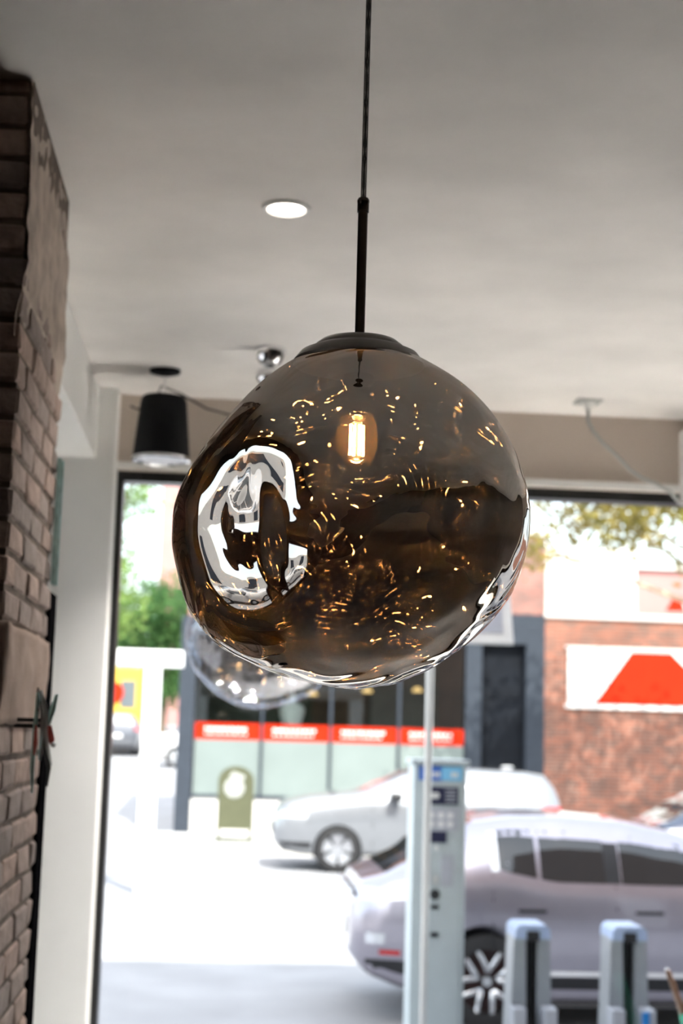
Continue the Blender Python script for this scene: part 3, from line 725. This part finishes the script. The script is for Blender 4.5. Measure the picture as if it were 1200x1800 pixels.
for x in (-5.7, -3.4):
    MB().lathe([(.2, -.14), (.44, -.14), (.5, -.09), (.5, .09), (.44, .14), (.2, .14)], 24, (x, TY+1.2, 1.74), axis='X', cap=True).build('wheel', 'rubber', by_, smooth=True)
B(-5.6, -3.4, TY+.4, TY+5.8, 1.6, 1.78).build('chassis', 'black_frame', by_)

# ------------------------------------------------------------------ cars
pm('tyre', (.014, .014, .015), .8, var=.2, scale=30)
pm('alloy', (.62, .63, .65), .25, .9, var=.06)
pm('alloy_dark', (.03, .03, .033), .4, .5, var=.1)
pm('brake_red', (.035, .006, .006), .5)
pm('car_glass', (.012, .014, .016), .04, var=.1, spec=.8)
pm('car_glass_bright', (.42, .44, .46), .06, .7, var=.05)
pm('trim_black', (.012, .012, .014), .45, var=.2)
pm('paint_mauve', (.40, .375, .43), .30, .88, var=.03, coat=1.0)
pm('paint_silver', (.20, .21, .225), .28, .3, var=.03, coat=1.0)
pm('paint_navy', (.03, .04, .07), .25, .3, var=.05, coat=1.0)
pm('paint_white', (.78, .78, .78), .3, 0, var=.02, coat=1.0)
pm('paint_graphite', (.10, .105, .12), .28, .4, var=.03, coat=1.0)
pm('tail_red', (.45, .02, .02), .2, var=.1)
pm('lamp_clear', (.70, .72, .76), .12, .3, var=.05)
pm('sill_chrome', (.85, .85, .86), .2, .1)
def lerp_tab(tab, x):
    if x <= tab[0][0]: return tab[0][1]
    for (a, va), (b, vb) in zip(tab[:-1], tab[1:]):
        if x <= b:
            t = (x-a)/(b-a); t2 = t*t*(3-2*t)*.45 + t*.55
            return va+(vb-va)*t2
    return tab[-1][1]
class Car:
    def __init__(s, T, L): s.T = T; s.L = L
    def ctrl(s, x):
        g = lambda k: lerp_tab(s.T[k], x)
        zb, zl, zt, w, wr = g('zb'), g('belt'), g('top'), g('w'), g('wr')
        zl = min(zl, zt-.02); h = zl-zb; q = zt-zl
        return [(0, zb), (.7*w, zb), (.90*w, zb+.03), (.955*w, zb+.18*h), (w, zb+.58*h), (.985*w, zb+.84*h), (.94*w, zl),
                (.5*(.94*w*.99+wr), zl+.52*q), (wr*.99, zl+.86*q), (wr*.86, zl+.955*q), (wr*.5, zt-.012*min(1, q*4)), (0, zt)]
    def hw(s, x, z):
        c = s.ctrl(x)
        for (ya, za), (yb, zb) in zip(c[2:-1], c[3:]):
            if za <= z <= zb: return ya+(yb-ya)*(z-za)/max(1e-6, zb-za)
        return c[3][0]
    def topz(s, x, y):
        c = s.ctrl(x)[7:]
        for (ya, za), (yb, zb) in zip(c[:-1], c[1:]):
            if yb <= abs(y) <= ya: return zb+(za-zb)*(abs(y)-yb)/max(1e-6, ya-yb)
        return c[0][1]
    def ring(s, x):
        c = s.ctrl(x); n = len(c); out = []
        for i in range(n-1):
            p = [c[max(i-1, 0)], c[i], c[i+1], c[min(i+2, n-1)]]
            for u in (0, .34, .67):
                f = lambda k: .5*(2*p[1][k] + (-p[0][k]+p[2][k])*u + (2*p[0][k]-5*p[1][k]+4*p[2][k]-p[3][k])*u*u + (-p[0][k]+3*p[1][k]-3*p[2][k]+p[3][k])*u**3)
                out.append((max(0, f(0)), f(1)) if not (i == 0 and u == 0) else c[0])
        out.append(c[-1])
        return out
    def body(s, nx, parent, mat, axles, rad):
        xs = [s.L*i/nx for i in range(nx+1)]
        vs = []; fs = []; m = None
        for x in xs:
            r = s.ring(x); full = [(x, y, z) for y, z in r] + [(x, -y, z) for y, z in r[-2:0:-1]]
            m = len(full); vs += full
        for i in range(nx):
            for k in range(m):
                a, b = i*m+k, i*m+(k+1) % m; fs.append((a, b, b+m, a+m))
        fs.append(tuple(range(m))); fs.append(tuple(nx*m+k for k in range(m))[::-1])
        o = MB().add(vs, fs).build('body', mat, parent, local=True)
        cut = MB()
        for ax in axles:
            for sd in (-1, 1):
                cut.lathe([(rad, sd*.62), (rad, sd*1.3)], 40, (ax, 0, .36), axis='Y', cap=True)
        co = cut.build('cutter', mat, parent, local=True)
        md = o.modifiers.new('b', 'BOOLEAN'); md.operation = 'DIFFERENCE'; md.object = co; md.solver = 'EXACT'
        dg = bpy.context.evaluated_depsgraph_get(); dg.update()
        me = bpy.data.meshes.new_from_object(o.evaluated_get(dg)); o.modifiers.clear(); o.data = me
        for p in me.polygons: p.use_smooth = True
        me.set_sharp_from_angle(angle=radians(40))
        bpy.data.objects.remove(co)
        return o
    def side(s, parent, name, mat, x0, x1, lo, hi, off=.006, n=14, rows=5, sides=(-1, 1)):
        """panel lying on the flank between two height curves"""
        for sd in sides:
            vs = []; fs = []
            for i in range(n+1):
                x = x0+(x1-x0)*i/n; a = lo(x) if callable(lo) else lo; b = hi(x) if callable(hi) else hi
                for j in range(rows+1):
                    z = a+(b-a)*j/rows; vs.append((x, sd*(s.hw(x, z)+off), z))
            for i in range(n):
                for j in range(rows):
                    a = i*(rows+1)+j; fs.append((a, a+1, a+rows+2, a+rows+1))
            MB().add(vs, fs).build(name, mat, parent, local=True, smooth='all')
    def topp(s, parent, name, mat, x0, x1, k, off=.006, n=12, rows=12):
        vs = []; fs = []
        for i in range(n+1):
            x = x0+(x1-x0)*i/n; w = lerp_tab(s.T['wr'], x)*k
            for j in range(rows+1):
                y = -w+2*w*j/rows; vs.append((x-off*.5, y, s.topz(x, y)+off))
        for i in range(n):
            for j in range(rows):
                a = i*(rows+1)+j; fs.append((a, a+1, a+rows+2, a+rows+1))
        MB().add(vs, fs).build(name, mat, parent, local=True, smooth='all')
def wheel(parent, x, y, sd, style, R=.36):
    """tyre with its rim, spokes and hub; sd = outward side"""
    t = MB().lathe([(.24, -.11), (.32, -.115), (.35, -.10), (R, -.07), (R, .07), (.35, .10), (.32, .115), (.24, .11)], 36, (x, y, R), axis='Y').build('wheel', 'tyre', parent, local=True, smooth=True)
    MB().lathe([(.05, -.02*sd), (.245, -.02*sd), (.255, .09*sd), (.275, .108*sd), (.280, .10*sd)], 36, (x, y, R), axis='Y').build('rim', 'alloy' if style == 'disc' else 'alloy', t, local=True, smooth=True)
    MB().lathe([(0, .02*sd), (.235, .02*sd)], 28, (x, y, R), axis='Y').build('brake_disc', 'brake_red' if style == 'loops' else 'alloy_dark', t, local=True)
    MB().lathe([(0, .104*sd), (.035, .103*sd), (.045, .09*sd), (.05, .05*sd)], 20, (x, y, R), axis='Y').build('hub', 'alloy', t, local=True, smooth=True)
    yo = y+.085*sd
    for k in range(5):
        a0 = 2*pi*k/5 + .30
        def P(r, a): return (x+r*cos(a), yo + .012*sd*(1-r/.27), R+r*sin(a))
        if style == 'loops':
            pts = [P(.075, a0), P(.15, a0-.33), P(.262, a0-.47), P(.272, a0-.22), P(.272, a0+.10), P(.262, a0+.36), P(.16, a0+.22), P(.075, a0)]
            MB().tube(pts, .024, 8).build('spoke', 'alloy', t, local=True, smooth='all')
        else:
            q = [P(.04, a0-.55), P(.27, a0-.50), P(.275, a0-.15), P(.275, a0+.2), P(.27, a0+.50), P(.04, a0+.55)]
            vs = q + [(p[0], p[1]-.02*sd, p[2]) for p in q]; n = len(q)
            MB().add(vs, [tuple(range(n)), tuple(range(2*n-1, n-1, -1))] + [(i, i+n, (i+1) % n+n, (i+1) % n) for i in range(n)]).build('spoke', 'alloy', t, local=True)
    return t
T_cross = dict(
    top=[(0, .90), (.06, 1.08), (.22, 1.12), (.42, 1.22), (.62, 1.38), (.95, 1.56), (1.3, 1.61), (1.65, 1.62), (2.16, 1.59), (2.55, 1.52), (2.85, 1.42), (3.2, 1.24), (3.5, 1.10), (4.0, 1.04), (4.5, .92), (4.75, .74)],
    belt=[(0, .82), (.25, 1.06), (.9, 1.16), (1.15, 1.17), (1.6, 1.10), (2.6, 1.09), (3.4, 1.03), (4.2, .96), (4.6, .84), (4.75, .70)],
    zb=[(0, .50), (.12, .36), (.4, .27), (1.3, .17), (3.7, .17), (4.3, .25), (4.75, .40)],  # underside lowered so the black cladding covers the underbody shadow
    w=[(0, .66), (.05, .76), (.18, .87), (.5, .94), (1.0, .965), (3.8, .965), (4.3, .92), (4.6, .80), (4.75, .60)],
    wr=[(0, .60), (.25, .70), (.62, .66), (.95, .62), (1.6, .64), (2.4, .66), (2.9, .70), (3.4, .80), (4.2, .80), (4.6, .66), (4.75, .45)])
def crossover(loc, rz, paint, label):
    r = empty('car', loc, label, 'car', rz=rz)
    c = Car(T_cross, 4.75)
    c.body(64, r, paint, (1.03, 3.95), .43)
    beltf = lambda x: lerp_tab(T_cross['belt'], x)+.012
    def hi(x):
        b = lerp_tab(T_cross['belt'], x); t = lerp_tab(T_cross['top'], x)
        return b+.74*(t-b)
    lo1 = lambda x: max(beltf(x), 1.22-.35*(x-1.08)) if x < 1.4 else beltf(x)
    c.side(r, 'quarter_window', 'car_glass', 1.12, 1.42, lo1, hi)
    c.side(r, 'rear_door_window', 'car_glass', 1.45, 1.96, beltf, hi)
    c.side(r, 'pillar_trim', 'trim_black', 1.96, 2.08, beltf, hi, .005)
    c.side(r, 'front_door_window', 'car_glass', 2.09, 2.86, beltf, lambda x: max(beltf(x)+.01, hi(x)))
    c.side(r, 'window_trim', 'sill_chrome', 1.06, 1.12, lambda x: 1.185, lambda x: hi(x)+.0, .008, n=4)
    c.topp(r, 'rear_window', 'car_glass', .26, .98, .90)
    c.topp(r, 'windscreen', 'car_glass', 2.62, 3.38, .90)
    for x in (1.06, 2.03, 3.02):
        c.side(r, 'door_seam', 'trim_black', x, x+.010, .40, lambda q: beltf(q)-.02, .003, n=1, rows=12)
    for x in (1.26, 2.18):
        for sd in (-1, 1):
            y = sd*(c.hw(x+.1, .90)+.012)
            MB().box(x, x+.22, y-.012, y+.012, .885, .91).build('door_handle', 'trim_black', r, local=True, bevel=.005)
    c.side(r, 'lower_cladding', 'trim_black', 1.46, 3.52, lambda x: .185, lambda x: .405, .006)  # black cladding, carried lower to fill in the shadow under the car
    c.side(r, 'sill_strip', 'sill_chrome', 1.46, 3.50, .415, .448, .012, rows=2)
    c.side(r, 'bumper_trim', 'trim_black', .10, .62, lambda x: lerp_tab(T_cross['zb'], x)+.03, lambda x: .50, .006, n=8)
    c.side(r, 'reflector', 'tail_red', .20, .36, .54, .575, .010, n=4, rows=1)
    c.side(r, 'tail_lamp', 'lamp_clear', .05, .42, lambda x: .93+.08*(x-.05), lambda x: 1.02+.06*(x-.05), .008, n=8, rows=2)
    c.side(r, 'lower_lamp', 'lamp_clear', .10, .24, .62, .70, .008, n=4, rows=2)
    MB().box(-.015, .02, -.62, .62, .95, 1.0).build('light_bar', 'lamp_clear', r, local=True, bevel=.008)
    MB().box(-.02, .03, -.28, .28, .62, .75).build('number_plate', 'white_plastic', r, local=True, bevel=.004)
    for sd in (-1, 1):
        MB().lathe([(0, -.10), (.05, -.095), (.075, -.04), (.075, .04), (.05, .095), (0, .10)], 14, (2.92, sd*1.03, 1.13), axis='Y').build('wing_mirror', paint, r, local=True, smooth='all')
        for x in (1.03, 3.95):
            MB().lathe([(.427, .60*sd), (.427, .90*sd)], 36, (x, 0, .36), axis='Y').build('wheel_well', 'trim_black', r, local=True, smooth=True)
            wheel(r, x, .83*sd, sd, 'loops')
    return r
ff = 4.65
T_suv = {k: sorted([(ff-x, v) for x, v in t]) for k, t in dict(
    top=[(0, .74), (.05, .92), (.20, 1.07), (.6, 1.17), (1.24, 1.24), (1.42, 1.29), (1.7, 1.42), (2.1, 1.58), (2.45, 1.645), (3.2, 1.67), (4.0, 1.645), (4.35, 1.60), (4.5, 1.40), (4.60, 1.15), (4.65, .9)],
    belt=[(0, .70), (.2, .98), (1.0, 1.09), (1.5, 1.14), (3.0, 1.16), (4.3, 1.17), (4.55, 1.10), (4.65, .86)],
    zb=[(0, .44), (.15, .30), (.5, .25), (4.2, .26), (4.65, .45)],
    w=[(0, .66), (.06, .76), (.2, .86), (.5, .92), (1.0, .95), (3.8, .95), (4.3, .92), (4.55, .86), (4.65, .74)],
    wr=[(0, .56), (.2, .76), (1.0, .82), (1.45, .78), (1.9, .70), (2.4, .66), (3.4, .66), (4.3, .62), (4.6, .70), (4.65, .62)]).items()}
def suv(loc, rz, paint, label, style='disc', group=None, lod=60):
    r = empty('car', loc, label, 'car', group, rz=rz)
    c = Car(T_suv, ff); X = lambda d: ff-d
    c.body(lod, r, paint, (X(1.0), X(3.72)), .385)
    bf = lambda x: lerp_tab(T_suv['belt'], x)+.012
    def hi(x):
        b = lerp_tab(T_suv['belt'], x); t = lerp_tab(T_suv['top'], x)
        return max(bf(x)+.01, b+.84*(t-b))
    c.side(r, 'front_door_window', 'car_glass_bright', X(2.62), X(1.75), bf, hi)
    c.side(r, 'rear_door_window', 'car_glass_bright', X(3.45), X(2.70), bf, hi)
    c.side(r, 'quarter_window', 'car_glass_bright', X(4.05), X(3.52), bf, hi)
    c.topp(r, 'windscreen', 'car_glass_bright', X(2.30), X(1.45), .90)
    c.topp(r, 'rear_window', 'car_glass_bright', X(4.56), X(4.37), .90)
    for d in (1.55, 2.66, 3.55): c.side(r, 'door_seam', 'trim_black', X(d), X(d)+.010, .42, lambda q: bf(q)-.02, .003, n=1, rows=10)
    c.side(r, 'lower_cladding', 'trim_black', X(3.30), X(1.42), .265, .36, .006)
    c.side(r, 'front_bumper_trim', 'trim_black', X(.58), X(.08), lambda x: lerp_tab(T_suv['zb'], x)+.02, lambda x: .46, .006, n=8)
    c.side(r, 'headlamp', 'lamp_clear', X(.50), X(.06), lambda x: .84, lambda x: .93, .008, n=8, rows=2)
    c.side(r, 'tail_lamp', 'tail_red', X(4.60), X(4.25), lambda x: .98, lambda x: 1.09, .008, n=8, rows=2)
    MB().box(ff-.02, ff+.015, -.45, .45, .55, .72).build('grille', 'trim_black', r, local=True, bevel=.01)
    MB().box(-.015, .02, -.28, .28, .72, .85).build('number_plate', 'white_plastic', r, local=True, bevel=.004)
    MB().box(ff-3.95, ff-3.75, -.04, .04, 1.655, 1.70).build('roof_aerial', paint, r, local=True, bevel=.015)
    for sd in (-1, 1):
        MB().box(ff-1.98, ff-1.80, sd*1.06-.10, sd*1.06+.10, 1.13, 1.26).build('wing_mirror', 'trim_black', r, local=True, bevel=.03)
        for x in (X(1.0), X(3.72)):
            MB().lathe([(.382, .60*sd), (.382, .90*sd)], 36, (x, 0, .36), axis='Y').build('wheel_well', 'trim_black', r, local=True, smooth=True)
            wheel(r, x, .83*sd, sd, style)
    return r
crossover((1.09, 12.5, 0), 0, 'paint_mauve', 'mauve-grey crossover car parked at the near kerb behind the bike docks')
suv((.93+ff, 24.55, 0), pi, 'paint_silver', 'silver sport utility car on the far side of the sunlit road')
crossover((5.85, 20.6, 0), 0, 'paint_navy', 'dark blue car at the right edge beyond the mauve-grey car')
suv((2.22, 52.8, .73), pi, 'paint_white', 'white car partly hidden behind the shop corner post down the side street', lod=40)
suv((-5.2, -1.6, 0), pi/2, 'paint_white', 'added unseen white car outside the left window, for the glass reflection', lod=40)  # added out of view, there to appear in the pendant's reflection
suv((-3.95, 57.5, .93), pi/2, 'paint_graphite', 'dark grey car seen from behind below the yellow truck', lod=40)

# ------------------------------------------------------------------ A-board on the far pavement
pm('board_olive', (.07, .074, .036), .6, var=.08)
pm('board_print', (.32, .33, .30), .6, var=.25, scale=14)
ab = empty('sandwich_board', (.36, 27.8, .12), 'olive arched sandwich board with white emblem on the far pavement', 'sign')
arch = [(.03, .35), (.03, 1.22)] + [(.36-.33*cos(pi*k/14), 1.22+.27*sin(pi*k/14)) for k in range(1, 14)] + [(.69, 1.22), (.69, .35)]
MB().prism(arch, 27.74, 27.78).build('front_panel', 'board_olive', ab)
MB().prism(arch, 27.96, 28.0).build('rear_panel', 'board_olive', ab)
for x in (.03, .63):
    B(x, x+.06, 27.72, 27.78, .12, .36).build('leg', 'board_olive', ab); B(x, x+.06, 27.96, 28.02, .12, .36).build('leg', 'board_olive', ab)
B(.09, .63, 27.73, 27.77, .14, .20).build('foot_rail', 'board_olive', ab)
MB().lathe([(0, 27.725), (.17, 27.725), (.19, 27.74)], 28, (.33, 0, 1.10), axis='Y').build('emblem', 'board_print', ab)
MB().prism([(.22, 1.30), (.50, 1.24), (.52, 1.33), (.30, 1.40)], 27.725, 27.74).build('lettering', 'board_print', ab)

# ------------------------------------------------------------------ bike-share kiosk and docks
pm('kiosk_grey', (.55, .61, .62), .4, .4, var=.04)
pm('kiosk_light', (.45, .46, .50), .5, var=.03)
pm('kiosk_blue', (.05, .16, .55), .4, var=.15, scale=6)
pm('kiosk_cyan', (.22, .55, .80), .4, var=.05)
pm('kiosk_navy', (.02, .022, .06), .4)
pm('pole_steel', (.66, .65, .63), .3, .7, var=.05)
pm('dock_steel', (.38, .40, .42), .35, .7, var=.08)
pm('dock_cap', (.42, .52, .72), .35, .2, var=.05)
pm('sticker_blue', (.01, .22, .62), .4)
G = .15
ki = empty('bike_share_kiosk', (1.285, 8.7, G), 'tall grey bike-share payment kiosk with blue header standing on the near pavement', 'kiosk')
B(1.13, 1.44, 8.60, 8.84, G, 2.06).build('cabinet', 'kiosk_grey', ki, bevel=.012)
B(1.115, 1.455, 8.58, 8.86, 2.055, 2.085).build('top_cap', 'kiosk_grey', ki, bevel=.006)
B(1.165, 1.405, 8.585, 8.60, .5, 2.02).build('front_plate', 'kiosk_grey', ki, bevel=.004)
B(1.16, 1.29, 8.578, 8.586, 1.965, 2.045).build('header_panel', 'kiosk_blue', ki)
B(1.29, 1.41, 8.578, 8.586, 1.965, 2.045).build('header_panel', 'kiosk_cyan', ki)
# header lettering (too blurred to read) as soft white shapes
for x, w in ((1.215, .022), (1.243, .014), (1.262, .018), (1.345, .02), (1.37, .016)):
    B(x, x+w, 8.574, 8.578, 1.985, 2.015).build('lettering', 'sign_white', ki, bevel=.003)
B(1.195, 1.39, 8.578, 8.586, 1.83, 1.93).build('price_panel', 'kiosk_navy', ki)
for x in (1.21, 1.238, 1.262): MB().lathe([(0, 8.573), (.016, 8.573), (.018, 8.578)], 18, (x, 0, 1.88), axis='Y').build('numeral', 'sign_white', ki)
for z in (1.85, 1.87, 1.89, 1.91): B(1.315, 1.375, 8.574, 8.578, z-.004, z+.004).build('text_line', 'kiosk_light', ki)
B(1.195, 1.395, 8.578, 8.586, 1.68, 1.81).build('info_panel', 'kiosk_light', ki)
for i in range(3):
    for j in range(2): MB().lathe([(0, 8.574), (.016, 8.574), (.018, 8.578)], 14, (1.235+i*.055, 0, 1.72+j*.05), axis='Y').build('icon', 'sign_white', ki)
B(1.215, 1.325, 8.572, 8.586, 1.615, 1.68).build('screen', 'kiosk_navy', ki, bevel=.004)
MB().lathe([(0, 8.572), (.012, 8.572), (.014, 8.586)], 16, (1.268, 0, 1.585), axis='Y').build('button', 'sign_white', ki, smooth=True)
B(1.195, 1.235, 8.578, 8.586, 1.375, 1.545).build('instruction_label', 'kiosk_light', ki)
B(1.30, 1.365, 8.578, 8.586, 1.375, 1.545).build('instruction_label', 'kiosk_light', ki)
B(1.25, 1.28, 8.570, 8.586, 1.385, 1.43).build('card_slot', 'pole_steel', ki, bevel=.003)
MB().lathe([(0, 8.570), (.026, 8.570), (.030, 8.586)], 20, (1.265, 0, 1.325), axis='Y').build('key_reader', 'trim_black', ki, smooth=True)
B(1.243, 1.287, 8.572, 8.586, 1.245, 1.268).build('slot', 'trim_black', ki)
B(1.243, 1.287, 8.572, 8.586, 1.09, 1.115).build('slot', 'trim_black', ki)
B(1.07, 1.50, 8.54, 8.95, G, G+.03).build('base_plate', 'dock_steel', ki)
po = empty('sign_pole', (1.19, 8.40, G), 'slim steel pole with a white panel on top in front of the kiosk', 'pole')
MB().lathe([(.021, G), (.021, 3.2)], 16, (1.185, 8.40, 0), cap=True).build('shaft', 'pole_steel', po, smooth=True)
MB().lathe([(.06, G), (.06, G+.02), (.03, G+.03), (.021, G+.06)], 16, (1.185, 8.40, 0)).build('flange', 'pole_steel', po, smooth=True)
rp = rotx(radians(-24))
B(.70, 1.665, 8.38, 8.41, 2.74, 3.22, rot=rp, piv=(1.185, 8.42, 2.74)).build('panel', 'sign_white', po, bevel=.006)
B(.76, 1.605, 8.374, 8.382, 2.80, 3.16, rot=rp, piv=(1.185, 8.42, 2.74)).build('panel_print', 'kiosk_light', po)
def dock(x, label):
    r = empty('bike_dock', (x, 8.62, G), label, 'bike dock', 'bike-share docks')
    for s in (-1, 1):
        # tapered side cheek
        q = [(s*.045, .0), (s*.125, .0), (s*.118, .45), (s*.103, .95), (s*.035, .95), (s*.03, .60)]
        MB().prism([(x+a, G+b) for a, b in q], 8.56, 8.78).build('side_cheek', 'dock_steel', r)
        B(x+min(s*.05, s*.125), x+max(s*.05, s*.125), 8.44, 8.58, G, G+.58).build('wheel_guide', 'kiosk_light', r, bevel=.008)
    B(x-.045, x+.045, 8.68, 8.80, G, G+.95).build('spine', 'alloy_dark', r)
    MB().prism([(x-.103, G+.945), (x+.103, G+.945), (x+.098, G+1.0), (x+.075, G+1.022), (x-.075, G+1.022), (x-.098, G+1.0)], 8.53, 8.80).build('cap', 'dock_cap', r)
    B(x-.036, x+.036, 8.515, 8.56, G+.935, G+.99).build('lock_slot', 'trim_black', r, bevel=.004)
    B(x-.19, x+.19, 8.40, 8.95, G, G+.035).build('base_plate', 'dock_steel', r)
    return r
dock(1.822, 'grey bike dock with pale blue cap standing nearer to the kiosk')
d2 = dock(2.383, 'grey bike dock with a bright blue sticker right of the other dock')
B(2.425, 2.465, 8.425, 8.44, G+.50, G+.57).build('blue_sticker', 'sticker_blue', d2)
